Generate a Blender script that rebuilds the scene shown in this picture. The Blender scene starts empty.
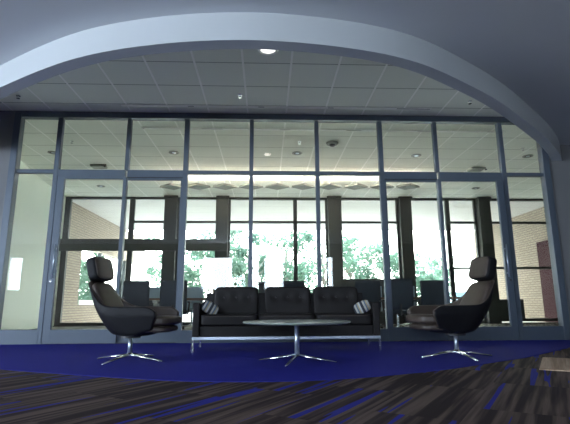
import bpy, bmesh, math, random
from mathutils import Vector, Matrix
C = bpy.context.scene.collection
R = math.radians
random.seed(7)

# ---------------------------------------------------------------- camera
F, TILT, YAW, ROLL, CAMZ = 451.8, .2017, .0412, -.005, .6
fw = Vector((math.sin(YAW)*math.cos(TILT), math.cos(YAW)*math.cos(TILT), math.sin(TILT)))
r0 = Vector((math.cos(YAW), -math.sin(YAW), 0)); u0 = r0.cross(fw)
rt = r0*math.cos(ROLL)+u0*math.sin(ROLL); up = u0*math.cos(ROLL)-r0*math.sin(ROLL)
cam = bpy.data.objects.new('camera', bpy.data.cameras.new('camera')); C.objects.link(cam)
cam.matrix_world = Matrix(((rt.x, up.x, -fw.x, 0), (rt.y, up.y, -fw.y, 0), (rt.z, up.z, -fw.z, CAMZ), (0, 0, 0, 1)))
cam.data.sensor_width = 36; cam.data.lens = 36*F/570; cam.data.clip_start = .05
sc = bpy.context.scene; sc.camera = cam
sc.view_settings.view_transform = 'Standard'; sc.view_settings.look = 'None'
sc.view_settings.gamma = 1; sc.view_settings.use_curve_mapping = False
sc.view_settings.exposure = 1.2
sc.cycles.max_bounces = 10; sc.cycles.diffuse_bounces = 5; sc.cycles.transparent_max_bounces = 16
sc.cycles.sample_clamp_indirect = 30

# ---------------------------------------------------------------- world: hazy white sky ahead, bluer sky behind
w = bpy.data.worlds.new('sky'); sc.world = w; w.use_nodes = True
nt = w.node_tree; nt.nodes.clear()
tc = nt.nodes.new('ShaderNodeTexCoord'); sp = nt.nodes.new('ShaderNodeSeparateXYZ'); nt.links.new(tc.outputs['Generated'], sp.inputs[0])
mr = nt.nodes.new('ShaderNodeMapRange'); mr.inputs[1].default_value = -.3; mr.inputs[2].default_value = .3
nt.links.new(sp.outputs['Y'], mr.inputs[0])
mx = nt.nodes.new('ShaderNodeMix'); mx.data_type = 'RGBA'
mx.inputs[6].default_value = (.62, .8, 1, 1); mx.inputs[7].default_value = (.98, 1, .965, 1)
nt.links.new(mr.outputs[0], mx.inputs[0])
bg = nt.nodes.new('ShaderNodeBackground'); bg.inputs[1].default_value = 7.5
nt.links.new(mx.outputs[2], bg.inputs[0])
wo = nt.nodes.new('ShaderNodeOutputWorld'); nt.links.new(bg.outputs[0], wo.inputs[0])

def area(name, loc, direction, sx, sy, power, color):
    l = bpy.data.lights.new(name, 'AREA'); l.shape = 'RECTANGLE'; l.size = sx; l.size_y = sy
    l.energy = power; l.color = color
    o = bpy.data.objects.new(name, l); C.objects.link(o); o.location = loc
    o.rotation_euler = Vector(direction).to_track_quat('-Z', 'Y').to_euler()
    return o
# daylight entering the lounge through the windows behind and to the left of the camera
BLUE = (.79, .885, 1)
REAR_WINDOWS = [(-12.3, -11.95), (-11.75, -11.2), (-3.0, -1.6), (-.75, -.37), (-.1, .78), (2.87, 3.1)]
for (a, b) in REAR_WINDOWS:
    area('window_daylight', ((a+b)/2, -6.05, 2.03), (0, 1, 0), b-a, 1.45, 34*(b-a), BLUE)
area('window_daylight', (-13.95, -1.6, 1.75), (1, 0, 0), 7.4, 2.5, 560, BLUE)

# ---------------------------------------------------------------- materials
def new_mat(name):
    m = bpy.data.materials.new(name); m.use_nodes = True
    return m, m.node_tree, m.node_tree.nodes['Principled BSDF']
def mat(name, col, rough=.5, metal=0, noise=0, scale=20, spec=.5, bump=0, bscale=200, coat=0):
    m, t, b = new_mat(name)
    b.inputs['Base Color'].default_value = (*col, 1); b.inputs['Roughness'].default_value = rough
    b.inputs['Metallic'].default_value = metal; b.inputs['Specular IOR Level'].default_value = spec
    b.inputs['Coat Weight'].default_value = coat
    co = t.nodes.new('ShaderNodeTexCoord')
    if noise:
        n = t.nodes.new('ShaderNodeTexNoise'); n.inputs['Scale'].default_value = scale; n.inputs['Detail'].default_value = 4
        t.links.new(co.outputs['Object'], n.inputs[0])
        r = t.nodes.new('ShaderNodeMapRange'); r.inputs[3].default_value = 1-noise; r.inputs[4].default_value = 1+noise
        t.links.new(n.outputs[0], r.inputs[0])
        v = t.nodes.new('ShaderNodeVectorMath'); v.operation = 'SCALE'; v.inputs[0].default_value = col
        t.links.new(r.outputs[0], v.inputs['Scale']); t.links.new(v.outputs[0], b.inputs['Base Color'])
    if bump:
        n = t.nodes.new('ShaderNodeTexNoise'); n.inputs['Scale'].default_value = bscale
        t.links.new(co.outputs['Object'], n.inputs[0])
        k = t.nodes.new('ShaderNodeBump'); k.inputs['Strength'].default_value = bump; k.inputs['Distance'].default_value = .003
        t.links.new(n.outputs[0], k.inputs['Height']); t.links.new(k.outputs[0], b.inputs['Normal'])
    return m
def N(t, op, a, b=None, c=None):
    n = t.nodes.new('ShaderNodeMath'); n.operation = op
    for i, x in enumerate((a, b, c)):
        if x is None: continue
        if isinstance(x, (int, float)): n.inputs[i].default_value = x
        else: t.links.new(x, n.inputs[i])
    return n.outputs[0]
def mixc(t, f, a, b):
    n = t.nodes.new('ShaderNodeMix'); n.data_type = 'RGBA'
    for i, x in ((0, f), (6, a), (7, b)):
        if isinstance(x, tuple): n.inputs[i].default_value = (*x, 1)
        elif isinstance(x, (int, float)): n.inputs[i].default_value = x
        else: t.links.new(x, n.inputs[i])
    return n.outputs[2]
def obj_xyz(t):
    co = t.nodes.new('ShaderNodeTexCoord'); s = t.nodes.new('ShaderNodeSeparateXYZ'); t.links.new(co.outputs['Object'], s.inputs[0])
    return s.outputs
def comb(t, x, y, z=0):
    n = t.nodes.new('ShaderNodeCombineXYZ')
    for i, q in enumerate((x, y, z)):
        if isinstance(q, (int, float)): n.inputs[i].default_value = q
        else: t.links.new(q, n.inputs[i])
    return n.outputs[0]

M = {}
M['near_ceiling'] = mat('near_ceiling', (.66, .69, .74), .9, noise=.03, scale=2)
M['fascia'] = mat('fascia', (.50, .525, .54), .85)
M['lounge_wall'] = mat('lounge_wall', (.17, .172, .178), .85, noise=.03, scale=3)
M['white_wall'] = mat('white_wall', (.80, .86, .78), .8)
M['frame'] = mat('frame', (.088, .112, .145), .45, metal=.15, noise=.05, scale=8)
M['gap'] = mat('gap', (.02, .02, .025), .7)
M['header'] = mat('header', (.10, .10, .13), .6)
M['dark_steel'] = mat('dark_steel', (.035, .037, .032), .5, noise=.1, scale=5)
M['chrome'] = mat('chrome', (.75, .77, .8), .18, metal=1)
M['satin'] = mat('satin', (.50, .56, .65), .35, metal=.9)
M['leather_black'] = mat('leather_black', (.005, .005, .007), .6, spec=.25, bump=.25, bscale=350, noise=.1, scale=9)
M['leather_brown'] = mat('leather_brown', (.050, .036, .028), .5, bump=.3, bscale=350, noise=.12, scale=9)
M['sofa_leather'] = mat('sofa_leather', (.011, .009, .009), .6, spec=.3, bump=.3, bscale=300, noise=.12, scale=7)
M['sofa_seam'] = mat('sofa_seam', (.010, .010, .011), .5)
M['button'] = mat('button', (.012, .010, .010), .5)
M['mesh_grey'] = mat('mesh_grey', (.035, .042, .058), .8, noise=.15, scale=60)
M['mesh_pale'] = mat('mesh_pale', (.34, .42, .50), .8, noise=.1, scale=60)
M['plastic'] = mat('plastic', (.03, .03, .033), .5)
M['wood'] = mat('wood', (.15, .075, .045), .4, noise=.25, scale=6)
M['white_plastic'] = mat('white_plastic', (.93, .93, .91), .5)
M['grey_panel'] = mat('grey_panel', (.30, .31, .28), .7)
M['maroon'] = mat('maroon', (.045, .016, .022), .8, spec=.1, noise=.06, scale=3)
M['bark'] = mat('bark', (.20, .16, .13), .9, noise=.3, scale=8)
M['paving'] = mat('paving', (.80, .80, .76), .9, noise=.08, scale=1.5)
M['cast'] = mat('cast', (.72, .74, .72), .8)
M['car'] = mat('car', (.55, .62, .66), .25, coat=.6)
M['car_glass'] = mat('car_glass', (.05, .08, .09), .08)
M['rubber'] = mat('rubber', (.02, .02, .02), .8)
M['bottle'] = mat('bottle', (.01, .015, .02), .15)

def glass_mat(name, tint, refl):
    m = bpy.data.materials.new(name); m.use_nodes = True; t = m.node_tree; t.nodes.clear()
    o = t.nodes.new('ShaderNodeOutputMaterial'); mixs = t.nodes.new('ShaderNodeMixShader')
    tr = t.nodes.new('ShaderNodeBsdfTransparent'); tr.inputs[0].default_value = (*tint, 1)
    g = t.nodes.new('ShaderNodeBsdfGlossy'); g.inputs['Roughness'].default_value = 0.0
    f = t.nodes.new('ShaderNodeFresnel'); f.inputs[0].default_value = refl
    t.links.new(f.outputs[0], mixs.inputs[0]); t.links.new(tr.outputs[0], mixs.inputs[1]); t.links.new(g.outputs[0], mixs.inputs[2])
    t.links.new(mixs.outputs[0], o.inputs[0]); return m
M['glass'] = glass_mat('glass', (.965, .985, .975), 1.4)
M['window_glass'] = glass_mat('window_glass', (.97, .99, .98), 1.25)

def ceiling_tiles():
    m, t, b = new_mat('ceiling_tiles'); x, y, z = obj_xyz(t)
    def line(c, o, p, hw):
        q = N(t, 'FRACT', N(t, 'ADD', N(t, 'DIVIDE', N(t, 'SUBTRACT', c, o), p), 100.5))
        return N(t, 'LESS_THAN', N(t, 'MULTIPLY', N(t, 'ABSOLUTE', N(t, 'SUBTRACT', q, .5)), p), hw)
    n = t.nodes.new('ShaderNodeTexNoise'); n.inputs['Scale'].default_value = 120
    co = t.nodes.new('ShaderNodeTexCoord'); t.links.new(co.outputs['Object'], n.inputs[0])
    base = mixc(t, n.outputs[0], (.78, .80, .745), (.84, .86, .80))
    c1 = mixc(t, line(y, 5.823, .695, .008), base, (.27, .28, .26))
    c2 = mixc(t, line(x, .339, .68, .015), c1, (1, 1, .97))  # bars running in depth painted white for the reflection on their metal
    t.links.new(c2, b.inputs['Base Color']); b.inputs['Roughness'].default_value = .85
    return m
M['tiles'] = ceiling_tiles()

def brick():
    m, t, b = new_mat('pale_brick'); x, y, z = obj_xyz(t)
    br = t.nodes.new('ShaderNodeTexBrick'); t.links.new(comb(t, N(t, 'ADD', y, x), z), br.inputs[0])
    br.inputs['Color1'].default_value = (.32, .26, .205, 1); br.inputs['Color2'].default_value = (.27, .215, .17, 1)
    br.inputs['Mortar'].default_value = (.15, .125, .105, 1); br.inputs['Scale'].default_value = 1
    br.inputs['Mortar Size'].default_value = .012; br.inputs['Brick Width'].default_value = .30; br.inputs['Row Height'].default_value = .085
    t.links.new(br.outputs[0], b.inputs['Base Color']); b.inputs['Roughness'].default_value = .9
    return m
M['brick'] = brick()

def striped_carpet(name, darks, blue=True, ang=57):
    m, t, b = new_mat(name); x, y, z = obj_xyz(t); c, s = math.cos(R(ang)), math.sin(R(ang))
    u = N(t, 'ADD', N(t, 'MULTIPLY', x, c), N(t, 'MULTIPLY', y, s))
    v = N(t, 'SUBTRACT', N(t, 'MULTIPLY', y, c), N(t, 'MULTIPLY', x, s))
    row = N(t, 'FLOOR', N(t, 'DIVIDE', v, .5)); half = N(t, 'MULTIPLY', row, .37)
    colm = N(t, 'FLOOR', N(t, 'ADD', N(t, 'DIVIDE', u, 1.0), half))
    def noise(su, sv, seed, det=2):
        n = t.nodes.new('ShaderNodeTexNoise'); n.noise_dimensions = '3D'; n.inputs['Scale'].default_value = 1; n.inputs['Detail'].default_value = det
        pz = N(t, 'ADD', N(t, 'MULTIPLY', row, 7.31), N(t, 'ADD', N(t, 'MULTIPLY', colm, 13.7), seed))
        t.links.new(comb(t, N(t, 'MULTIPLY', u, su), N(t, 'MULTIPLY', v, sv), pz), n.inputs[0]); return n.outputs[0]
    a = noise(.7, 17, 0); r = t.nodes.new('ShaderNodeValToRGB'); t.links.new(a, r.inputs[0])
    e = r.color_ramp.elements; e[0].position = .40; e[0].color = (*darks[0], 1); e[1].position = .62; e[1].color = (*darks[2], 1)
    k = e.new(.5); k.color = (*darks[1], 1)
    fine = noise(3, 160, 5, 1)
    base = mixc(t, N(t, 'MULTIPLY', fine, .5), r.outputs[0], (.012, .010, .010))
    if blue:
        q = noise(.55, 13, 31, 1); gate = N(t, 'GREATER_THAN', q, .635)
        tone = mixc(t, fine, (.018, .02, .17), (.03, .034, .30))
        base = mixc(t, gate, base, tone)
    t.links.new(base, b.inputs['Base Color']); b.inputs['Roughness'].default_value = .95; b.inputs['Specular IOR Level'].default_value = .1
    return m
M['carpet_brown'] = striped_carpet('carpet_brown', ((.034, .024, .024), (.070, .048, .044), (.145, .104, .088)))
M['carpet_grey'] = striped_carpet('carpet_grey', ((.06, .058, .055), (.12, .115, .105), (.26, .25, .23)), False, 60)
M['carpet_beige'] = striped_carpet('carpet_beige', ((.42, .29, .20), (.52, .36, .26), (.62, .45, .33)), False)
M['carpet_blue'] = mat('carpet_blue', (.022, .024, .235), .95, noise=.14, scale=70, spec=.08, bump=.5, bscale=500)

def soffit_boards():
    m, t, b = new_mat('soffit_boards'); x, y, z = obj_xyz(t)
    q = N(t, 'FRACT', N(t, 'ADD', N(t, 'DIVIDE', y, 1.1), 50)); l = N(t, 'LESS_THAN', q, .035)
    t.links.new(mixc(t, l, (.43, .415, .41), (.33, .32, .32)), b.inputs['Base Color']); b.inputs['Roughness'].default_value = .8
    return m
M['soffit_boards'] = soffit_boards()

def leaf_mat():
    m, t, b = new_mat('leaves')
    n = t.nodes.new('ShaderNodeTexNoise'); n.inputs['Scale'].default_value = 1.3
    co = t.nodes.new('ShaderNodeTexCoord'); t.links.new(co.outputs['Object'], n.inputs[0])
    c = mixc(t, n.outputs[0], (.05, .10, .07), (.15, .245, .165))
    t.links.new(c, b.inputs['Base Color']); b.inputs['Roughness'].default_value = .5
    tr = t.nodes.new('ShaderNodeBsdfTranslucent'); t.links.new(c, tr.inputs[0])
    ms = t.nodes.new('ShaderNodeMixShader'); ms.inputs[0].default_value = .45
    t.links.new(b.outputs[0], ms.inputs[1]); t.links.new(tr.outputs[0], ms.inputs[2])
    t.links.new(ms.outputs[0], t.nodes['Material Output'].inputs[0]); return m
M['leaves'] = leaf_mat()

def pillow_stripes():
    m, t, b = new_mat('pillow_stripes'); x, y, z = obj_xyz(t)
    q = N(t, 'FRACT', N(t, 'ADD', N(t, 'MULTIPLY', x, 8.5), 10.1))
    r = t.nodes.new('ShaderNodeValToRGB'); r.color_ramp.interpolation = 'CONSTANT'; t.links.new(q, r.inputs[0])
    e = r.color_ramp.elements; e[0].position = 0; e[0].color = (.03, .035, .05, 1); e[1].position = .3; e[1].color = (.42, .42, .38, 1)
    for p, c in ((.5, (.10, .14, .20, 1)), (.66, (.34, .28, .16, 1)), (.8, (.45, .46, .44, 1))):
        k = e.new(p); k.color = c
    t.links.new(r.outputs[0], b.inputs['Base Color']); b.inputs['Roughness'].default_value = .9; return m
M['pillow'] = pillow_stripes()

def marble():
    m, t, b = new_mat('table_stone')
    n = t.nodes.new('ShaderNodeTexNoise'); n.inputs['Scale'].default_value = 5; n.inputs['Detail'].default_value = 8
    co = t.nodes.new('ShaderNodeTexCoord'); t.links.new(co.outputs['Object'], n.inputs[0])
    t.links.new(mixc(t, n.outputs[0], (.16, .20, .19), (.34, .37, .34)), b.inputs['Base Color']); b.inputs['Roughness'].default_value = .3
    return m
M['stone'] = marble()

def emit(name, col, s):
    m, t, b = new_mat(name); b.inputs['Emission Color'].default_value = (*col, 1); b.inputs['Emission Strength'].default_value = s
    return m
M['lamp_on'] = emit('lamp_on', (1, .98, .93), 1.0)
M['lamp_dim'] = emit('lamp_dim', (1, .97, .9), .7)

# ---------------------------------------------------------------- helpers
def obj(name, bm, m, parent=None, smooth=False, bevel=0, seg=2, kind=None):
    me = bpy.data.meshes.new(name); bm.normal_update(); bm.to_mesh(me); bm.free()
    for k in (m if isinstance(m, (list, tuple)) else [m]): me.materials.append(M[k] if isinstance(k, str) else k)
    o = bpy.data.objects.new(name, me); C.objects.link(o)
    if parent: o.parent = parent
    if smooth:
        for p in me.polygons: p.use_smooth = True
    if bevel:
        b = o.modifiers.new('bevel', 'BEVEL'); b.width = bevel; b.segments = seg; b.limit_method = 'ANGLE'; b.angle_limit = R(40)
    if kind: o['kind'] = kind
    return o
def BM(): return bmesh.new()
def box(bm, x0, x1, y0, y1, z0, z1, M4=None):
    v = [bm.verts.new((x, y, z)) for z in (z0, z1) for x, y in ((x0, y0), (x1, y0), (x1, y1), (x0, y1))]
    if M4: [setattr(q, 'co', M4 @ q.co) for q in v]
    for f in ((3, 2, 1, 0), (4, 5, 6, 7), (0, 1, 5, 4), (1, 2, 6, 5), (2, 3, 7, 6), (3, 0, 4, 7)): bm.faces.new([v[i] for i in f])
    return bm
def tube(bm, pts, rad, n=12, flat=1, cap=True):
    pts = [Vector(p) for p in pts]; rings = []
    if isinstance(rad, (int, float)): rad = [rad]*len(pts)
    for i, p in enumerate(pts):
        d = (pts[min(i+1, len(pts)-1)]-pts[max(i-1, 0)]).normalized()
        s = d.cross(Vector((0, 0, 1))); s = s.normalized() if s.length > 1e-4 else Vector((1, 0, 0))
        q = d.cross(s).normalized()
        rings.append([bm.verts.new(p+rad[i]*(math.cos(2*math.pi*k/n)*s+flat*math.sin(2*math.pi*k/n)*q)) for k in range(n)])
    for a, b in zip(rings, rings[1:]):
        for k in range(n): bm.faces.new((a[k], a[(k+1) % n], b[(k+1) % n], b[k]))
    if cap: bm.faces.new(rings[0][::-1]); bm.faces.new(rings[-1])
    return bm
def lathe(bm, prof, n=32, c=(0, 0, 0)):
    rings = [[bm.verts.new((c[0]+r*math.cos(2*math.pi*k/n), c[1]+r*math.sin(2*math.pi*k/n), c[2]+z)) for k in range(n)] for r, z in prof]
    for a, b in zip(rings, rings[1:]):
        for k in range(n): bm.faces.new((a[k], a[(k+1) % n], b[(k+1) % n], b[k]))
    bm.faces.new(rings[0][::-1]); bm.faces.new(rings[-1]); return bm
def puff(bm, cx, cy, cz, sx, sy, sz, n=7, cuts=9, M4=None):
    t = BM(); bmesh.ops.create_cube(t, size=2); bmesh.ops.subdivide_edges(t, edges=t.edges[:], cuts=cuts, use_grid_fill=True)
    vm = {}
    for v in t.verts:
        p = v.co; k = (abs(p.x)**n+abs(p.y)**n+abs(p.z)**n)**(1/n); q = p/k
        c = Vector((cx+q.x*sx/2, cy+q.y*sy/2, cz+q.z*sz/2))
        vm[v] = bm.verts.new(M4 @ c if M4 else c)
    for f in t.faces: bm.faces.new([vm[v] for v in f.verts])
    t.free(); return bm
def thing(name, label, cat, loc=(0, 0, 0), rz=0, group=None):
    o = bpy.data.objects.new(name, None); C.objects.link(o); o.location = loc; o.rotation_euler = (0, 0, rz)
    o.empty_display_size = .1
    return tag(o, label, cat, group)
def tag(o, label, cat, group=None):
    o['label'] = label; o['category'] = cat
    if group: o['group'] = group
    return o
def dup(root, loc, rz, label):
    r = root.copy(); C.objects.link(r); r.location = loc; r.rotation_euler = (0, 0, rz); r['label'] = label
    for ch in list(root.children):
        c = ch.copy(); C.objects.link(c); c.parent = r
        for g in list(ch.children):
            d = g.copy(); C.objects.link(d); d.parent = c
    return r
def struct(name, bm, m, parent=None, **k): return obj(name, bm, m, parent, kind='structure', **k)
def smoothline(P, n):
    out = []
    for i in range(len(P)-1):
        p0, p1, p2, p3 = (Vector(P[max(0, i-1)]), Vector(P[i]), Vector(P[i+1]), Vector(P[min(len(P)-1, i+2)]))
        for j in range(n):
            t = j/n
            out.append(.5*((2*p1)+(p2-p0)*t+(2*p0-5*p1+4*p2-p3)*t*t+(3*p1-p0-3*p2+p3)*t**3))
    out.append(Vector(P[-1])); return out

GY = 7.547                                             # plane of the glass partition
# ---------------------------------------------------------------- lounge shell
# floor: striped broadloom, the blue area inside the curve
edge = smoothline([(-6.2, 7.53), (-5.0, 6.5), (-4.0, 5.65), (-3.2, 5.05), (-2.56, 4.67), (-1.84, 4.32), (-1.03, 3.97), (-.5, 3.81), (.15, 3.77), (.7, 3.88), (1.16, 4.07), (1.72, 4.36), (2.41, 4.84), (3.0, 5.26), (4.22, 6.35), (5.4, 7.53)], 6)
bm = BM(); box(bm, -14, 14, -6.1, GY, -.2, 0); struct('floor', bm, 'carpet_brown')
bm = BM()
lo = [bm.verts.new((p.x, p.y, .0)) for p in edge]; hi = [bm.verts.new((p.x, p.y, .004)) for p in edge]
bm.faces.new(hi); bm.faces.new(lo[::-1])
for i in range(len(edge)): j = (i+1) % len(edge); bm.faces.new((lo[i], lo[j], hi[j], hi[i]))
bmesh.ops.triangulate(bm, faces=bm.faces[:]); bmesh.ops.recalc_face_normals(bm, faces=bm.faces[:])
struct('floor', bm, 'carpet_blue')
# planks of the brown floor that jut into the blue along its right edge, and the beige plank
U = Vector((math.cos(R(57)), math.sin(R(57)), 0)); V = Vector((U.y, -U.x, 0))
def plank(p, l, wd, z, m):
    bm = BM(); a = Vector((p[0], p[1], 0)); vs = []
    for zz in (0, z):
        for q in (a, a+V*wd, a+V*wd+U*l, a+U*l): vs.append(bm.verts.new((q.x, q.y, zz)))
    for f in ((3, 2, 1, 0), (4, 5, 6, 7), (0, 1, 5, 4), (1, 2, 6, 5), (2, 3, 7, 6), (3, 0, 4, 7)): bm.faces.new([vs[i] for i in f])
    return struct('floor', bm, m)
plank((2.5, 4.25), 1.1, .9, .006, 'carpet_beige')
for (x, y, l) in ((1.55, 4.05, .35), (1.95, 4.3, .42), (2.2, 4.45, .36)):
    plank((x, y), l, .10, .006, 'carpet_brown')

ZN, ZS, ZT = 3.40, 3.10, 3.93                        # lounge ceiling, soffit underside, tile ceiling
curve = smoothline([(-6.1, 7.85), (-5.55, 7.2), (-4.85, 6.4), (-4.05, 5.7), (-3.13, 5.02), (-2.05, 4.37), (-1.15, 4.065), (-.17, 3.947), (.82, 4.055), (1.62, 4.32), (2.47, 4.86), (3.1, 5.34), (3.763, 5.93), (4.45, 6.58), (5.05, 7.237), (5.5, 7.85)], 8)
T = 0.16
outer, inner = [], []
for i, p in enumerate(curve):
    d = (curve[min(i+1, len(curve)-1)]-curve[max(i-1, 0)]).normalized(); n = Vector((-d.y, d.x))
    outer.append(p.copy()); inner.append(p+n*T)
def clipy(l):
    out = []
    for a, b in zip(l, l[1:]):
        if (a.y-GY)*(b.y-GY) < 0:
            q = a+(b-a)*((GY-a.y)/(b.y-a.y))
            out += [q] if a.y > GY else [a, q]
        elif a.y < GY: out.append(a)
    return out
def resample(l, n):
    d = [0]
    for a, b in zip(l, l[1:]): d.append(d[-1]+(b-a).length)
    out = []
    for k in range(n):
        t = d[-1]*k/(n-1); j = min(len(l)-2, max(0, next(i for i in range(len(d)) if d[i] >= t-1e-9)-1))
        u = (t-d[j])/max(1e-9, d[j+1]-d[j]); out.append(l[j]+(l[j+1]-l[j])*u)
    return out
oc, ic = clipy(outer), clipy(inner)
bm = BM()                                             # lounge ceiling slab
for z, f in ((ZN, 1), (ZN+.12, 0)):
    pts = [(-14, GY), (-14, -6.1), (14, -6.1), (14, GY)]+[tuple(p) for p in reversed(oc)]
    vs = [bm.verts.new((x, y, z)) for x, y in pts]; bm.faces.new(vs if not f else vs[::-1])
bmesh.ops.remove_doubles(bm, verts=bm.verts[:], dist=1e-4)
bmesh.ops.triangulate(bm, faces=bm.faces[:])
struct('ceiling', bm, 'near_ceiling')
bm = BM(); R4 = []
oc = resample(oc, 90)
for o_, i_ in zip(oc, resample(ic, 90)):
    R4.append([bm.verts.new((o_.x, o_.y, ZN+.02)), bm.verts.new((o_.x, o_.y, ZS)), bm.verts.new((i_.x, i_.y, ZS)), bm.verts.new((i_.x, i_.y, ZT+.01))])
for a, b in zip(R4, R4[1:]):
    for k in range(3): bm.faces.new((a[k], a[k+1], b[k+1], b[k])).material_index = 0 if k == 0 else 1
bmesh.ops.remove_doubles(bm, verts=bm.verts[:], dist=1e-5)
M['soffit_under'] = mat('soffit_under', (.46, .49, .56), .85)
fo = struct('trim_1', bm, ['fascia', 'soffit_under'], smooth=False)
# tile ceiling, one slab over lounge bay and conference room
bm = BM(); box(bm, -6.9, 10.2, 3.9, 14.1, ZT, ZT+.12); struct('ceiling', bm, 'tiles')
# walls either side of the glass
FX0, FX1 = -4.37, 5.035
bm = BM(); box(bm, -14, FX0, GY, GY+.2, 0, 4.1); struct('wall_left', bm, 'lounge_wall')
bm = BM(); box(bm, FX1, 14, GY, GY+.2, 0, 4.1); struct('wall_right', bm, 'lounge_wall')
bm = BM(); box(bm, FX0, FX1, GY, GY+.15, 3.895, 4.1); struct('wall_front', bm, 'header')
def wall_with_holes(name, a, b, z1, holes, axis, pos, th, m):
    bm = BM(); cur = a
    def bx(p, q, lo, h):
        if q-p < 1e-4: return
        if axis == 'x': box(bm, p, q, pos, pos+th, lo, h)
        else: box(bm, pos, pos+th, p, q, lo, h)
    for (p, q, lo, h) in holes:
        bx(cur, p, 0, z1); bx(p, q, 0, lo); bx(p, q, h, z1); cur = q
    bx(cur, b, 0, z1); return struct(name, bm, m)
wall_with_holes('wall_back', -14, 14, 3.5, [(a, b, 1.3, 2.76) for a, b in REAR_WINDOWS], 'x', -6.25, .2, 'lounge_wall')
wall_with_holes('wall_left', -6.25, GY, 3.5, [(-5.3, 2.1, .5, 3.0)], 'y', -14.15, .2, 'lounge_wall')
wall_with_holes('wall_right', -6.25, GY, 3.5, [], 'y', 13.95, .2, 'lounge_wall')
bm = BM()
for z0, z1, y0, y1 in ((4.05, 4.2, -6.3, 8.0),): box(bm, -14.2, 14.2, y0, y1, z0, z1)   # roof slab above the plenum
struct('roof', bm, 'lounge_wall')

# ---------------------------------------------------------------- glass partition
XM = [-4.31, -3.594, -2.409, -1.405, -.271, .883, 2.016, 3.013, 4.211, 4.975]
FD = .09
def bars(name, specs, m='frame', parent=None, bevel=.004):
    bm = BM()
    for s in specs: box(bm, *s)
    return struct(name, bm, m, parent, bevel=bevel, seg=1)
part = bpy.data.objects.new('window_1', None); C.objects.link(part); part['kind'] = 'structure'
TZ0, TZ1, GT = 2.81, 2.875, 3.816
y0, y1 = GY, GY+FD
bars('window_frame', [(FX0, XM[0]+.055, y0-.03, y1+.02, 0, 3.9), (XM[9]-.055, FX1, y0-.03, y1+.02, 0, 3.9), (FX0, FX1, y0-.02, y1+.02, GT, 3.9)], parent=part)
for i in range(1, 9):
    hw = .04 if i in (1, 8, 6, 3) else .034
    bars('mullion', [(XM[i]-hw, XM[i]+hw, y0, y1, 0 if i not in (2, 7) else TZ1, GT)], parent=part)
for i in range(9):
    bars('transom', [(XM[i]+.02, XM[i+1]-.02, y0+.004, y1-.004, TZ0 if i not in (1, 2, 6, 7) else 2.745, TZ1)], parent=part)
def pane(x0, x1, z0, z1, y=GY+.045, m='glass', parent=part, name='glass_pane'):
    bm = BM(); box(bm, x0, x1, y-.005, y+.005, z0, z1); return struct(name, bm, m, parent)
for i in range(9):
    a, b = XM[i]+.03, XM[i+1]-.03
    pane(a, b, TZ1, GT)
    if i in (0, 8):
        pane(a, b, .22, TZ0); bars('bottom_rail', [(XM[i]+.02, XM[i+1]-.02, y0-.005, y1, 0, .225)], parent=part)
    elif i in (3, 4, 5):
        pane(a, b, .2, TZ0); bars('bottom_rail', [(XM[i]+.02, XM[i+1]-.02, y0-.005, y1, 0, .2)], parent=part)
# sliding doors, two leaves each side
def leaf(n, x0, x1, outer_left, has_handle, plane):
    d = bpy.data.objects.new('door_%d' % n, None); C.objects.link(d); d['kind'] = 'structure'
    yy0, yy1 = (GY-.035, GY+.02) if plane else (GY+.015, GY+.07)
    wl, wr = {1: (.115, .06), 2: (.06, .03), 3: (.03, .06), 4: (.06, .115)}[n]
    bars('door_frame', [(x0, x0+wl, yy0, yy1, .01, 2.735), (x1-wr, x1, yy0, yy1, .01, 2.735), (x0+wl-.01, x1-wr+.01, yy0+.002, yy1-.002, .01, .225), (x0+wl-.01, x1-wr+.01, yy0+.002, yy1-.002, 2.70, 2.735)], parent=d)
    pane(x0+wl-.01, x1-wr+.01, .22, 2.70, y=(yy0+yy1)/2, parent=d)
    if has_handle:
        hx = x0+wl-.02 if outer_left else x1-wr+.02
        bm = BM(); tube(bm, [(hx, yy0-.055, 1.03), (hx, yy0-.055, 1.58)], .013)
        for z in (1.1, 1.51): tube(bm, [(hx, yy0-.055, z), (hx, yy0+.005, z)], .008)
        struct('door_handle', bm, 'satin', d, smooth=True)
        bm = BM(); lx = x0+.05 if outer_left else x1-.05
        tube(bm, [(lx, yy0-.012, .985), (lx, yy0+.005, .985)], .018, 16); struct('door_lock', bm, 'chrome', d)
leaf(1, XM[1]+.062, XM[2]+.03, True, True, True)
leaf(2, XM[2]-.03, XM[3]-.04, False, False, False)
leaf(3, XM[6]+.04, XM[7]+.03, True, False, False)
leaf(4, XM[7]-.03, XM[8]-.062, False, True, True)
bars('door_gap', [(XM[1]+.04, XM[1]+.062, y0+.01, y1, .01, 2.745), (XM[8]-.062, XM[8]-.04, y0+.01, y1, .01, 2.745),
                  (XM[1]+.04, XM[3]-.04, y0+.01, y1, 2.735, 2.747), (XM[6]+.04, XM[8]-.04, y0+.01, y1, 2.735, 2.747)], 'gap', part, bevel=0)

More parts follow.
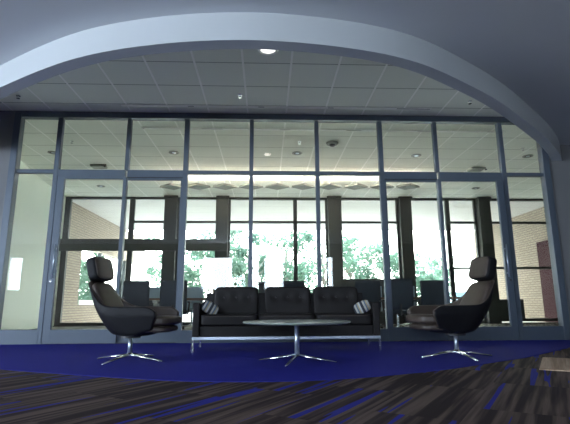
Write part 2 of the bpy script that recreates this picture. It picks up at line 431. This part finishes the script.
# ---------------------------------------------------------------- conference room
WY = 14.0
bm = BM(); box(bm, -7.2, 10.3, GY+.001, WY+.25, -.2, 0); struct('floor', bm, 'carpet_grey')
bm = BM()
pl = smoothline([(-5.35, GY+.2), (-5.55, 9.3), (-5.8, 10.6), (-6.05, 11.9), (-6.3, WY+.1)], 4)
for z0, z1 in ((0, ZT+.05),):
    A = [[bm.verts.new((p.x+dx, p.y, z)) for z in (z0, z1)] for dx in (0, -.2) for p in pl]
    n = len(pl)
    for k in range(n-1):
        bm.faces.new((A[k][0], A[k+1][0], A[k+1][1], A[k][1])); bm.faces.new((A[n+k][0], A[n+k][1], A[n+k+1][1], A[n+k+1][0]))
struct('wall_left', bm, 'white_wall')
bm = BM(); box(bm, 9.75, 9.95, GY+.2, WY, 0, ZT+.05); struct('wall_right', bm, 'white_wall')
bm = BM(); box(bm, -6.6, -4.0, GY+.2, GY+.22, 0, .001); bm.free()
# far window wall
cols = [(-3.15, -2.78), (-1.54, -1.2), (1.92, 2.31), (4.2, 4.57), (6.74, 7.12)]
for i, (a, b) in enumerate(cols):
    bm = BM(); box(bm, a, b, WY-.22, WY+.12, 0, ZT)
    struct('column', bm, 'dark_steel', bevel=.01)
    bm = BM(); box(bm, a-.03, b+.03, WY-.25, WY-.2, ZT-.07, ZT); struct('column_trim', bm, 'dark_steel')
bays = [(-6.27, -4.22, [], .10, .17), (-4.22, -3.15, [3.14], .1, .09), (-2.78, -1.54, [3.14], .1, .06), (-1.2, .90, [3.14], .1, .06), (.90, 1.92, [3.14], .1, .06),
        (2.31, 4.2, [3.14], 1.36, .07), (4.57, 5.8, [], .1, .05), (5.8, 6.74, [3.14, 1.69], .1, .07), (7.12, 9.75, [3.14, 1.69], .14, .07)]
for i, (a, b, tr, sill, jw) in enumerate(bays):
    wn = bpy.data.objects.new('window_%d' % (i+2), None); C.objects.link(wn); wn['kind'] = 'structure'
    sp_ = [(a, b, WY, WY+.1, ZT-.07, ZT), (a, b, WY, WY+.1, sill-.09, sill), (a, a+jw, WY, WY+.1, sill, ZT), (b-.06, b, WY, WY+.1, sill, ZT)]
    bars('window_frame', sp_, 'dark_steel', wn, bevel=0)
    for z in tr: bars('mullion', [(a, b, WY-.01, WY+.09, z-.035, z+.035)], 'dark_steel', wn, bevel=0)
    pane(a+.03, b-.03, sill, ZT-.05, y=WY+.05, m='window_glass', parent=wn)
bm = BM(); box(bm, -7.0, 10.2, WY-.02, WY+.2, 0, .015); struct('trim_2', bm, 'dark_steel')
bm = BM(); box(bm, 2.31, 4.2, WY-.02, WY+.12, 0, 1.27); struct('wall_spandrel', bm, 'dark_steel')
bm = BM(); box(bm, 7.12, 7.95, WY-.06, WY-.01, .12, .72); struct('wall_spandrel', bm, 'dark_steel')
bm = BM(); box(bm, -6.35, -1.19, WY-.3, WY-.225, 2.2, 2.56); struct('beam', bm, 'dark_steel')

# ---------------------------------------------------------------- outside
bm = BM(); box(bm, -60, 60, WY+.25, 90, -.25, -.05); struct('ground', bm, 'paving')
bm = BM(); box(bm, -7.0, 10.4, WY+.1, 20.6, 3.95, 4.15); struct('roof', bm, 'soffit_boards')
# left brick wall with its opening, right brick wall with a maroon door panel
bm = BM()
box(bm, -6.75, -6.4, WY+.12, 15.9, -.05, 3.95); box(bm, -6.75, -6.4, 15.9, 24, -.05, .62); box(bm, -6.75, -6.4, 15.9, 24, 2.62, 3.95)
struct('wall_outer_left', bm, 'brick')
bm = BM(); box(bm, -6.8, -6.36, 15.9, 24, .62, .78); struct('sill', bm, 'cast')
for y in (18.1, 21.3):
    bm = BM(); box(bm, -6.66, -6.54, y, y+.14, .78, 2.62); struct('column', bm, 'dark_steel')
bm = BM(); box(bm, 9.8, 10.15, WY+.12, 20.9, -.05, 3.95); struct('wall_outer_right', bm, 'brick')
d = bpy.data.objects.new('door_5', None); C.objects.link(d); d['kind'] = 'structure'
bm = BM(); box(bm, 9.70, 9.80, 14.2, 15.8, -.04, 2.74); struct('door_panel', bm, 'maroon', d, bevel=.01)

def make_tree(x, y, h, label, seed, spread=2.0, n=1500, lo=.8):
    rnd = random.Random(seed)
    t = thing('tree', label, 'tree', (x, y, -.05), group='trees beyond the far windows')
    bm = BM(); tops = []
    tube(bm, [(0, 0, 0), (.08, .02, h*.3), (-.06, .05, h*.62), (.02, 0, h*.9)], [.13, .10, .07, .03], 8)
    for k in range(7):
        a = rnd.uniform(0, 6.28); z = h*rnd.uniform(.3, .7); e = Vector((math.cos(a)*spread*.7, math.sin(a)*spread*.7, z+h*rnd.uniform(.1, .3)))
        tube(bm, [(0, 0, z*.8), (e.x*.5, e.y*.5, (z+e.z)/2), e], [.05, .035, .015], 6); tops.append(e)
    obj('trunk', bm, 'bark', t, smooth=True)
    bm = BM(); cl = []
    for k in range(20):
        a = rnd.uniform(0, 6.28); q = rnd.uniform(.1, 1)**.5*spread
        cl.append((Vector((math.cos(a)*q, math.sin(a)*q, rnd.uniform(lo, h))), rnd.uniform(.35, .85)))
    for k in range(n):
        c, rr = rnd.choice(cl); p = c+Vector((rnd.gauss(0, .5), rnd.gauss(0, .5), rnd.gauss(0, .42)))*rr
        s = rnd.uniform(.05, .12); a = Vector((rnd.gauss(0, 1), rnd.gauss(0, 1), rnd.gauss(0, 1))).normalized(); b = a.orthogonal().normalized(); b.rotate(Matrix.Rotation(rnd.uniform(0, 6.28), 3, a)); c2 = a.cross(b)
        vs = [bm.verts.new(p+q) for q in (b*s*1.5, c2*s*.6, -b*s*1.5, -c2*s*.6)]; bm.faces.new(vs)
    obj('foliage', bm, 'leaves', t)
    return t
trees = [(-9.2, 20.5, 4.3, 'leafy tree seen through the opening in the left brick wall', 2.2, 7500),
         (-5.0, 26.5, 4.2, 'pale green tree behind the first dark column from the left', 1.8, 2500),
         (-2.9, 25, 4.4, 'pale green tree between the two left dark columns', 1.7, 2200),
         (-.9, 24.0, 4.6, 'dense green tree just right of the second dark column', 1.6, 4200),
         (1.1, 25.5, 4.6, 'green tree in the middle of the widest far window', 1.7, 3600),
         (3.4, 27, 5.0, 'sparse tree just left of the third dark column', 1.5, 1300),
         (5.2, 28, 4.6, 'bare-branched thin tree in the window above the dark spandrel', 1.7, 2400),
         (7.1, 27, 4.2, 'sparse pale tree beside the fourth dark column', 1.5, 1900),
         (9.0, 25.5, 3.3, 'low bushy tree right of the fourth dark column', 1.6, 3400),
         (12.6, 34, 4.8, 'pale distant tree behind the parked car', 2.0, 900)]
for i, (x, y, h, lb, sprd, n) in enumerate(trees): make_tree(x, y, h, lb, 11+i, sprd, n)

car = thing('parked_car', 'pale grey car parked outside beyond the brick walls', 'car', (12.7, 29.6, -.05))
bm = BM(); prof = [(-2.1, .35), (-2.12, .75), (-1.85, .92), (-1.2, 1.0), (-.65, 1.42), (.75, 1.45), (1.5, 1.02), (2.05, .95), (2.15, .6), (2.1, .35)]
A = [bm.verts.new((x, -.85, z)) for x, z in prof]; B = [bm.verts.new((x, .85, z)) for x, z in prof]
bm.faces.new(A[::-1]); bm.faces.new(B)
for i in range(len(A)): j = (i+1) % len(A); bm.faces.new((A[i], A[j], B[j], B[i]))
bmesh.ops.recalc_face_normals(bm, faces=bm.faces[:])
obj('body', bm, 'car', car, bevel=.06, seg=3)
for pts in ([(-1.02, 1.02), (-.6, 1.36), (0, 1.38), (0, 1.02)], [(.08, 1.02), (.08, 1.38), (.7, 1.38), (1.25, 1.03)]):
    bm = BM(); A = [bm.verts.new((x, -.87, z)) for x, z in pts]; B = [bm.verts.new((x, -.84, z)) for x, z in pts]
    bm.faces.new(A[::-1]); bm.faces.new(B)
    for i in range(4): j = (i+1) % 4; bm.faces.new((A[i], A[j], B[j], B[i]))
    bmesh.ops.recalc_face_normals(bm, faces=bm.faces[:]); obj('side_window', bm, 'car_glass', car)
for x in (-1.3, 1.35):
    for y in (-.8, .8):
        bm = BM(); tube(bm, [(x, y-.1, .32), (x, y+.1, .32)], .32, 24)
        w_ = obj('wheel', bm, 'rubber', car)
        bm = BM(); tube(bm, [(x, y-.115, .32), (x, y+.115, .32)], .19, 16); obj('hub_cap', bm, 'satin', w_)

# ---------------------------------------------------------------- ceiling fittings
def downlight(x, y, label, on='lamp_dim', r=.085, power=0, group='recessed downlights in the conference ceiling'):
    t = thing('downlight', label, 'ceiling light', (x, y, ZT), group=group)
    bm = BM(); n = 28
    prof = [(r*1.35, 0), (r*1.35, -.012), (r, -.014), (r*.97, -.003)]
    rings = [[bm.verts.new((q*math.cos(6.2832*k/n), q*math.sin(6.2832*k/n), z)) for k in range(n)] for q, z in prof]
    for a, b in zip(rings, rings[1:]):
        for k in range(n): bm.faces.new((a[k], b[k], b[(k+1) % n], a[(k+1) % n]))
    obj('trim_ring', bm, 'grey_panel' if on == 'lamp_dim' else 'white_plastic', t, smooth=True)
    bm = BM(); lathe(bm, [(r*.97, -.006), (r*.97, -.001)], 24); obj('reflector', bm, 'plastic' if on == 'lamp_dim' else 'lamp_on', t)
    if on == 'lamp_dim':
        bm = BM(); lathe(bm, [(r*.5, -.012), (r*.5, -.006)], 20); obj('lamp', bm, 'satin', t)
    if power:
        l = bpy.data.lights.new('downlight_lamp', 'AREA'); l.shape = 'DISK'; l.size = r*1.6; l.energy = power; l.color = (1, .93, .82)
        lo_ = bpy.data.objects.new('lamp_light', l); C.objects.link(lo_); lo_.parent = t; lo_.location = (0, 0, -.02)
    return t
downlight(.01, 5.46, 'bright round downlight tucked behind the curved soffit', 'lamp_on', .10, .5, None)
for x, y, lb in ((-4.74, 9.76, 'downlight above the left sidelight mullion'), (-2.07, 9.69, 'downlight above the left pair of glass doors'), (.68, 9.66, 'downlight above the sofa, near the white square'),
                 (3.42, 9.76, 'downlight above the right pair of glass doors'), (6.02, 9.73, 'downlight above the right sidelight'),
                 (-4.72, 12.66, 'small far downlight near the left window bay'), (6.15, 12.66, 'small far downlight near the fifth dark column')):
    downlight(x, y, 'round recessed '+lb)
def head(x, y, label, group='sprinkler heads'):
    t = thing('sprinkler', label, 'sprinkler', (x, y, ZT), group=group)
    bm = BM(); lathe(bm, [(.035, 0), (.035, -.008), (.012, -.012), (.010, -.04)], 16); obj('body', bm, 'chrome', t)
    bm = BM(); lathe(bm, [(.028, -.05), (.028, -.046), (.006, -.038)], 16); obj('deflector', bm, 'chrome', t)
head(-.44, 6.82, 'small sprinkler head in the lounge tile ceiling above the sofa')
head(-4.02, 6.95, 'small sprinkler head in the lounge tile ceiling at its left corner')
head(3.4, 6.93, 'small sprinkler head in the lounge tile ceiling beside the right curve')
head(.68, 8.93, 'small sprinkler head inside the conference room beside the smoke detector')
head(-4.03, 9.02, 'small sprinkler head inside the conference room above the left doors')
head(5.6, 9.2, 'small sprinkler head inside the conference room at the right sidelight')
t = thing('smoke_detector', 'round grey smoke detector on the conference room ceiling', 'smoke detector', (1.37, 8.97, ZT))
bm = BM(); lathe(bm, [(.13, 0), (.13, -.02), (.11, -.045)], 28); obj('base', bm, 'grey_panel', t, bevel=.004)
bm = BM(); lathe(bm, [(.06, -.045), (.055, -.075), (.03, -.08)], 24); obj('sensor', bm, 'plastic', t)
def vent(x, y, label):
    t = thing('ceiling_sensor', label, 'ceiling device', (x, y, ZT), group='ceiling devices')
    bm = BM(); box(bm, -.17, .17, -.13, .13, -.05, 0); obj('housing', bm, 'grey_panel', t, bevel=.01)
    bm = BM(); tube(bm, [(.19, -.1, 0), (.19, -.1, -.06), (.19, -.16, -.07)], .018, 10); obj('bracket', bm, 'plastic', t)
vent(-4.08, 10.71, 'small grey box device on the conference ceiling above the left doors')
vent(5.26, 10.73, 'small grey box device on the conference ceiling above the right doors')
def slot(name, label, xa, xb, y, segs):
    t = thing(name, label, 'air diffuser', (0, y, ZT), group='linear slot diffusers')
    bm = BM(); box(bm, xa, xb, -.035, -.022, -.014, 0); box(bm, xa, xb, .022, .035, -.014, 0); box(bm, xa, xa+.015, -.035, .035, -.014, 0); box(bm, xb-.015, xb, -.035, .035, -.014, 0)
    obj('frame', bm, 'white_plastic', t)
    bm = BM(); box(bm, xa, xb, -.022, .022, -.003, 0); obj('slot', bm, 'plastic', t)
    for s in segs:
        bm = BM(); box(bm, s-.55, s+.55, -.016, .012, -.012, -.003); obj('blade', bm, 'white_plastic', t)  # frame and blades coloured white in place of daylight reflecting off metal
slot('slot_diffuser', 'long bright metal slot diffuser in the lounge ceiling above the glass partition', -2.47, 2.86, 7.25, (-1.9, -.7, .5, 1.7))
slot('slot_diffuser', 'long metal slot diffuser in the conference ceiling behind the glass partition', -2.4, 4.7, 8.27, (-1.8, -.3, 1.0, 2.4, 3.8))

# diamond pendants over the conference table, lit towards the ceiling
for i in range(10):
    x = -2.49+.692*i
    wh = 'first from the left' if i == 0 else ('last at the right end' if i == 9 else ['', 'second', 'third', 'fourth', 'fifth', 'sixth', 'seventh', 'eighth', 'ninth'][i]+' from the left')
    t = thing('pendant_light', 'grey diamond-shaped uplight under the conference ceiling, %s of ten' % wh, 'pendant light', (x, 11.6-.0155*i, 3.62), group='row of diamond uplights')
    bm = BM(); v = []
    for z, k in ((.0, 1), (.05, .94)): v.append([bm.verts.new(q) for q in ((-.325*k, 0, z), (0, -.27*k, z), (.325*k, 0, z), (0, .27*k, z))])
    bm.faces.new(v[0][::-1]); bm.faces.new(v[1])
    for k in range(4): bm.faces.new((v[0][k], v[0][(k+1) % 4], v[1][(k+1) % 4], v[1][k]))
    obj('shade', bm, 'grey_panel', t)
    bm = BM(); tube(bm, [(0, 0, .05), (0, 0, .31)], .008, 8); obj('stem', bm, 'satin', t)
    l = bpy.data.lights.new('uplight_lamp', 'POINT'); l.shadow_soft_size = .02; l.energy = 14; l.color = (1, .87, .72)
    o = bpy.data.objects.new('uplight', l); C.objects.link(o); o.parent = t; o.location = (0, 0, .085)

# ---------------------------------------------------------------- lounge chair
def lounge_chair(label, loc, rz, base_rz):
    t = thing('lounge_chair', label, 'chair', loc, rz, 'high-backed swivel lounge chairs')
    # shell: U-shaped tub, s runs from the front of one arm round the back to the other, k upwards
    NS, NK = 44, 12; bm = BM(); G = []
    for i in range(NS+1):
        s = -1+2*i/NS; a = abs(s)
        back = max(0, 1-a/.42); back = back*back*(3-2*back) if back < 1 else 1
        zt = .575+.02*(1-a)+(.26*min(1, back*1.9))
        if a > .9: zt -= (a-.9)*.55
        col = []
        for j in range(NK+1):
            k = j/NK; zb = .27+.13*max(0, a-.5)
            z = zb+(zt-zb)*k
            rec = .60*max(0, z-.27)**1.0
            xb = -.15-.62*max(0, z-.27)                  # recline of the back
            if z < .36: xb += .04*((.36-z)/.09)**2
            W = .25+.09*min(1, (z-.25)/.24)**.8
            if z > .58: W -= .13*min(1, (z-.58)/.26)
            xf = .33+.10*min(1, (z-.27)/.2)
            # plan curve: straight arm then superellipse corner
            if a > .42: x = xb+.30+(xf-xb-.30)*((a-.42)/.58); y = W-.02*((a-.42)/.58)
            else:
                th = (a/.42)*math.pi/2; x = xb+.30-.30*abs(math.cos(th))**.55; y = W*abs(math.sin(th))**.62
            col.append(bm.verts.new((x, math.copysign(y, s) if s else 0, z)))
        G.append(col)
    for i in range(NS):
        for j in range(NK): bm.faces.new((G[i][j], G[i+1][j], G[i+1][j+1], G[i][j+1]))
    # underside pan
    h = NS//2; rowp = [c[0] for c in G]
    for i in range(h):
        q = [rowp[i], rowp[i+1], rowp[NS-i-1], rowp[NS-i]]
        q = list(dict.fromkeys(q))
        if len(q) >= 3: bm.faces.new(q)
    bmesh.ops.recalc_face_normals(bm, faces=bm.faces[:]); bm.faces.ensure_lookup_table()
    if bm.faces[(NS//2)*NK+5].normal.x > 0: bmesh.ops.reverse_faces(bm, faces=bm.faces[:])
    sh = obj('shell', bm, ['leather_black', 'leather_brown'], t, smooth=True)
    sd = sh.modifiers.new('thick', 'SOLIDIFY'); sd.thickness = .055; sd.offset = -1; sd.material_offset = 1; sd.material_offset_rim = 1
    ss = sh.modifiers.new('smooth', 'SUBSURF'); ss.levels = 1; ss.render_levels = 1
    # seat pad and back pad
    bm = BM(); puff(bm, .17, 0, .415, .74, .52, .11, 4.5, 11, Matrix.Rotation(R(-2), 4, 'Y')); obj('seat_cushion', bm, 'leather_brown', t, smooth=True)
    bm = BM(); puff(bm, .19, 0, .345, .62, .46, .08, 4, 11); obj('seat_base', bm, 'leather_brown', t, smooth=True)
    Mx = Matrix.Translation((-.285, 0, .62)) @ Matrix.Rotation(R(-31), 4, 'Y')
    bm = BM(); puff(bm, 0, 0, 0, .11, .44, .50, 5, 11, Mx)
    for v in bm.verts:
        k = max(0, min(1, (v.co.z-.5)/.35)); v.co.y *= 1.06-.18*k
    obj('back_cushion', bm, 'leather_brown', t, smooth=True)
    Mx = Matrix.Translation((-.425, 0, .998)) @ Matrix.Rotation(R(-15), 4, 'Y')
    bm = BM(); puff(bm, 0, 0, 0, .135, .37, .275, 5.5, 11, Mx); hd = obj('headrest', bm, 'leather_black', t, smooth=True)
    bm = BM(); puff(bm, .045, 0, 0, .06, .345, .25, 5.5, 11, Mx); obj('headrest_pad', bm, 'leather_brown', hd, smooth=True)
    bm = BM(); box(bm, -.475, -.455, -.06, .06, .78, .92); obj('headrest_bracket', bm, 'plastic', t)
    bm = BM(); tube(bm, [(0, 0, .245), (0, 0, .275)], .11, 24); obj('swivel_plate', bm, 'plastic', t)
    bm = BM(); tube(bm, [(0, 0, .07), (0, 0, .255)], .023, 20); obj('post', bm, 'satin', t, smooth=True)
    bm = BM(); lathe(bm, [(.036, .05), (.036, .075), (.026, .09)], 20); obj('hub', bm, 'chrome', t)
    for k in range(4):
        a = base_rz-rz+k*math.pi/2; bm = BM()
        tube(bm, [(.02*math.cos(a), .02*math.sin(a), .066), (.2*math.cos(a), .2*math.sin(a), .045), (.42*math.cos(a), .42*math.sin(a), .012)], [.02, .017, .012], 10, flat=.7)
        obj('leg', bm, 'chrome', t, smooth=True)
    return t
lounge_chair('dark leather swivel lounge chair left of the coffee table, facing right', (-1.49, 5.2, .004), R(-12), R(-22))
lounge_chair('dark leather swivel lounge chair right of the coffee table, facing left', (2.145, 5.22, .004), R(190), R(6))

# ---------------------------------------------------------------- coffee table
t = thing('coffee_table', 'low round stone-topped coffee table on a chrome four-star pedestal', 'table', (.325, 4.975, .004))
bm = BM(); lathe(bm, [(.545, .398), (.57, .404), (.578, .412), (.573, .420)], 72); obj('tabletop', bm, 'stone', t)
bm = BM(); tube(bm, [(0, 0, .06), (0, 0, .385)], .026, 20); obj('post', bm, 'satin', t, smooth=True)
bm = BM(); lathe(bm, [(.05, .38), (.16, .388), (.16, .398)], 28); obj('mounting_plate', bm, 'satin', t)
for k in range(4):
    a = R(-19)+k*math.pi/2; bm = BM()
    tube(bm, [(.015*math.cos(a), .015*math.sin(a), .07), (.2*math.cos(a), .2*math.sin(a), .042), (.42*math.cos(a), .42*math.sin(a), .010)], [.024, .019, .012], 10, flat=.7)
    obj('leg', bm, 'chrome', t, smooth=True)

# ---------------------------------------------------------------- sofa
SX0, SX1, SY = -.96, 1.50, 6.07
t = thing('sofa', 'three-seat black leather sofa with tufted back and slim chrome base', 'sofa', ((SX0+SX1)/2, SY, .004))
ox, oy = (SX0+SX1)/2, SY
def sbx(bm, x0, x1, y0, y1, z0, z1): return box(bm, x0-ox, x1-ox, y0-oy, y1-oy, z0, z1)
bm = BM()
for (a, b, c, d_) in ((SX0, SX1, SY+.01, SY+.05), (SX0, SX1, SY+.68, SY+.72), (SX0, SX0+.04, SY+.05, SY+.68), (SX1-.04, SX1, SY+.05, SY+.68)): sbx(bm, a, b, c, d_, .150, .188)
obj('base_frame', bm, 'satin', t, bevel=.003)
for x in (SX0, SX1-.025):
    for y in (SY+.01, SY+.695):
        bm = BM(); sbx(bm, x, x+.025, y, y+.025, 0, .152); obj('leg', bm, 'chrome', t)
bm = BM(); sbx(bm, SX0+.09, SX1-.09, SY+.03, SY+.72, .19, .325); obj('seat_deck', bm, 'sofa_leather', t, bevel=.012)
for a in (SX0, SX1-.09):
    bm = BM(); sbx(bm, a, a+.09, SY, SY+.73, .19, .62); obj('arm', bm, 'sofa_leather', t, bevel=.014, seg=3)
bm = BM(); sbx(bm, SX0+.09, SX1-.09, SY+.62, SY+.73, .325, .76); obj('back_panel', bm, 'sofa_leather', t, bevel=.014, seg=3)
wseat = (SX1-SX0-.18)/3
for k in range(3):
    xa = SX0+.09+k*wseat; bm = BM(); puff(bm, xa+wseat/2-ox, .29, .40, wseat-.006, .58, .145, 12, 13); sc_ = obj('seat_cushion', bm, 'sofa_leather', t, smooth=True)
    bm = BM(); puff(bm, xa+wseat/2-ox, .285, .445, wseat-.004, .584, .012, 8, 9); obj('piping_highlight', bm, 'leather_brown', sc_, smooth=True)  # piping coloured brown to paint the highlight along the seat top
for (xa, xb) in ((-.735, -.115), (-.022, .632), (.668, 1.315)):
    Mx = Matrix.Translation(((xa+xb)/2-ox, .535, .640)) @ Matrix.Rotation(R(-9), 4, 'X')
    bm = BM(); puff(bm, 0, 0, 0, xb-xa, .17, .40, 9, 15)
    bt = [(dx, dz) for dx in (-.17, 0, .17) for dz in (.05,)]
    for v in bm.verts:
        if v.co.y < 0:
            for dx, dz in bt:
                r2 = ((v.co.x-dx)**2+(v.co.z-dz)**2)/.0035; v.co.y += .03*math.exp(-r2)
        v.co = Mx @ v.co
    bc = obj('back_cushion', bm, 'sofa_leather', t, smooth=True)
    for dx, dz in bt:
        p = Mx @ Vector((dx, -.062, dz)); bm = BM(); lathe(bm, [(.004, .006), (.014, .003), (.016, 0)], 12)
        for v in bm.verts: v.co = Vector((v.co.x, -v.co.z, v.co.y))+p
        bmesh.ops.recalc_face_normals(bm, faces=bm.faces[:]); obj('button', bm, 'button', bc)
def pillow(label, loc, rot):
    bm = BM(); puff(bm, 0, 0, 0, .24, .12, .16, 2.8, 11); o = obj('throw_pillow', bm, 'pillow', smooth=True)
    o.location = loc; o.rotation_euler = rot; tag(o, label, 'pillow', 'striped throw pillows')
    return o
pillow('small striped throw pillow against the left arm of the sofa', (-.752, 6.2, .558), (R(12), R(28), R(14)))
pillow('small striped throw pillow against the right arm of the sofa', (1.295, 6.2, .558), (R(12), R(-24), R(-14)))

# ---------------------------------------------------------------- conference furniture
t = thing('conference_table', 'long brown wooden conference table behind the glass partition', 'table', (.6, 10.5, 0))
bm = BM(); box(bm, -3.9, 3.9, -.8, .8, .70, .74); obj('tabletop', bm, 'wood', t, bevel=.006)
for x in (-3.1, -1.05, 1.05, 3.1):
    bm = BM(); box(bm, x-.05, x+.05, -.5, .5, .02, .70); obj('leg', bm, 'plastic', t)
    bm = BM(); box(bm, x-.08, x+.08, -.6, .6, 0, .03); obj('foot', bm, 'satin', t)
def make_chair(label, m, name='conference_chair'):
    t = thing(name, label, 'chair', group='conference chairs around the long table')
    bm = BM(); n = 10; rows = []
    for j in range(9):
        z = .50+.55*j/8; rows.append([bm.verts.new((-.24+.03*((z-.75)/.3)**2-.12*(z-.5)*.5+.0 + .05*(abs(2*i/n-1))**2, (-.24+.48*i/n)*(1 if 0 < j < 8 else .97), z)) for i in range(n+1)])
    for a, b in zip(rows, rows[1:]):
        for i in range(n): bm.faces.new((a[i], a[i+1], b[i+1], b[i]))
    o = obj('backrest', bm, m, t, smooth=True); s = o.modifiers.new('thick', 'SOLIDIFY'); s.thickness = .03
    bm = BM(); puff(bm, .02, 0, .455, .48, .48, .08, 6, 7); obj('seat', bm, m, t, smooth=True)
    bm = BM(); tube(bm, [(-.27, 0, .60), (-.27, 0, .42), (-.1, 0, .40)], .025, 8); obj('back_support', bm, 'plastic', t)
    for s_ in (-1, 1):
        bm = BM(); tube(bm, [(-.05, s_*.26, .42), (-.05, s_*.28, .64)], .014, 8); box(bm, -.18, .12, s_*.28-.025, s_*.28+.025, .64, .665); obj('armrest', bm, 'plastic', t)
    bm = BM(); tube(bm, [(0, 0, .1), (0, 0, .42)], .025, 12); obj('post', bm, 'chrome', t)
    for k in range(5):
        a = k*1.2566+.3; bm = BM(); tube(bm, [(.02*math.cos(a), .02*math.sin(a), .11), (.28*math.cos(a), .28*math.sin(a), .075)], [.022, .014], 8); g = obj('leg', bm, 'chrome', t)
        bm = BM(); tube(bm, [(.28*math.cos(a)-.02*math.sin(a), .28*math.sin(a)+.02*math.cos(a), .032), (.28*math.cos(a)+.02*math.sin(a), .28*math.sin(a)-.02*math.cos(a), .032)], .03, 12); obj('caster', bm, 'rubber', g)
    return t
H = math.pi/2
ch = make_chair('dark grey conference chair seen from behind, right of the left lounge chair headrest', 'mesh_grey'); ch.location = (-2.46, 9.0, 0); ch.rotation_euler = (0, 0, H)
for x, y, rz, lb in ((-1.76, 8.95, H+.05, 'dark grey conference chair seen from behind, between left door leaf and sofa'),
                     (2.0, 9.2, H, 'dark grey conference chair seen from behind, just past the right arm of the sofa'),
                     (2.43, 8.5, H-.03, 'dark grey conference chair standing out tallest, between sofa and right lounge chair'),
                     (3.34, 9.15, H-.2, 'dark grey conference chair seen above the seat of the right lounge chair'),
                     (-.27, 9.05, math.pi+.35, 'dark conference chair turned side-on, peeping over the sofa back'),
                     (.50, 9.25, H, 'dark conference chair whose low top edge shows over the right of the sofa middle')):
    dup(ch, (x, y, -.0), rz, lb)
pc = make_chair('pale grey conference chair on the far side of the table, left of the sofa', 'mesh_pale'); pc.location = (-1.86, 11.6, 0); pc.rotation_euler = (0, 0, -H)
for x, y, lb in ((-2.95, 11.6, 'pale grey conference chair across the table, behind the leftmost dark grey one'),
                 (2.75, 11.6, 'pale grey conference chair across the table, left of the tallest dark grey one'),
                 (3.62, 11.6, 'pale grey conference chair across the table, right of the tallest dark grey one')):
    dup(pc, (x, y, 0), -H, lb)
t = thing('bottle', 'small dark bottle on the conference table, over the left of the sofa', 'bottle', (-.68, 10.2, .74))
bm = BM(); lathe(bm, [(.036, 0), (.038, .02), (.038, .19), (.014, .25), (.013, .30)], 20); obj('body', bm, 'bottle', t, smooth=True)
bm = BM(); lathe(bm, [(.016, .30), (.016, .325)], 16); obj('cap', bm, 'plastic', t)
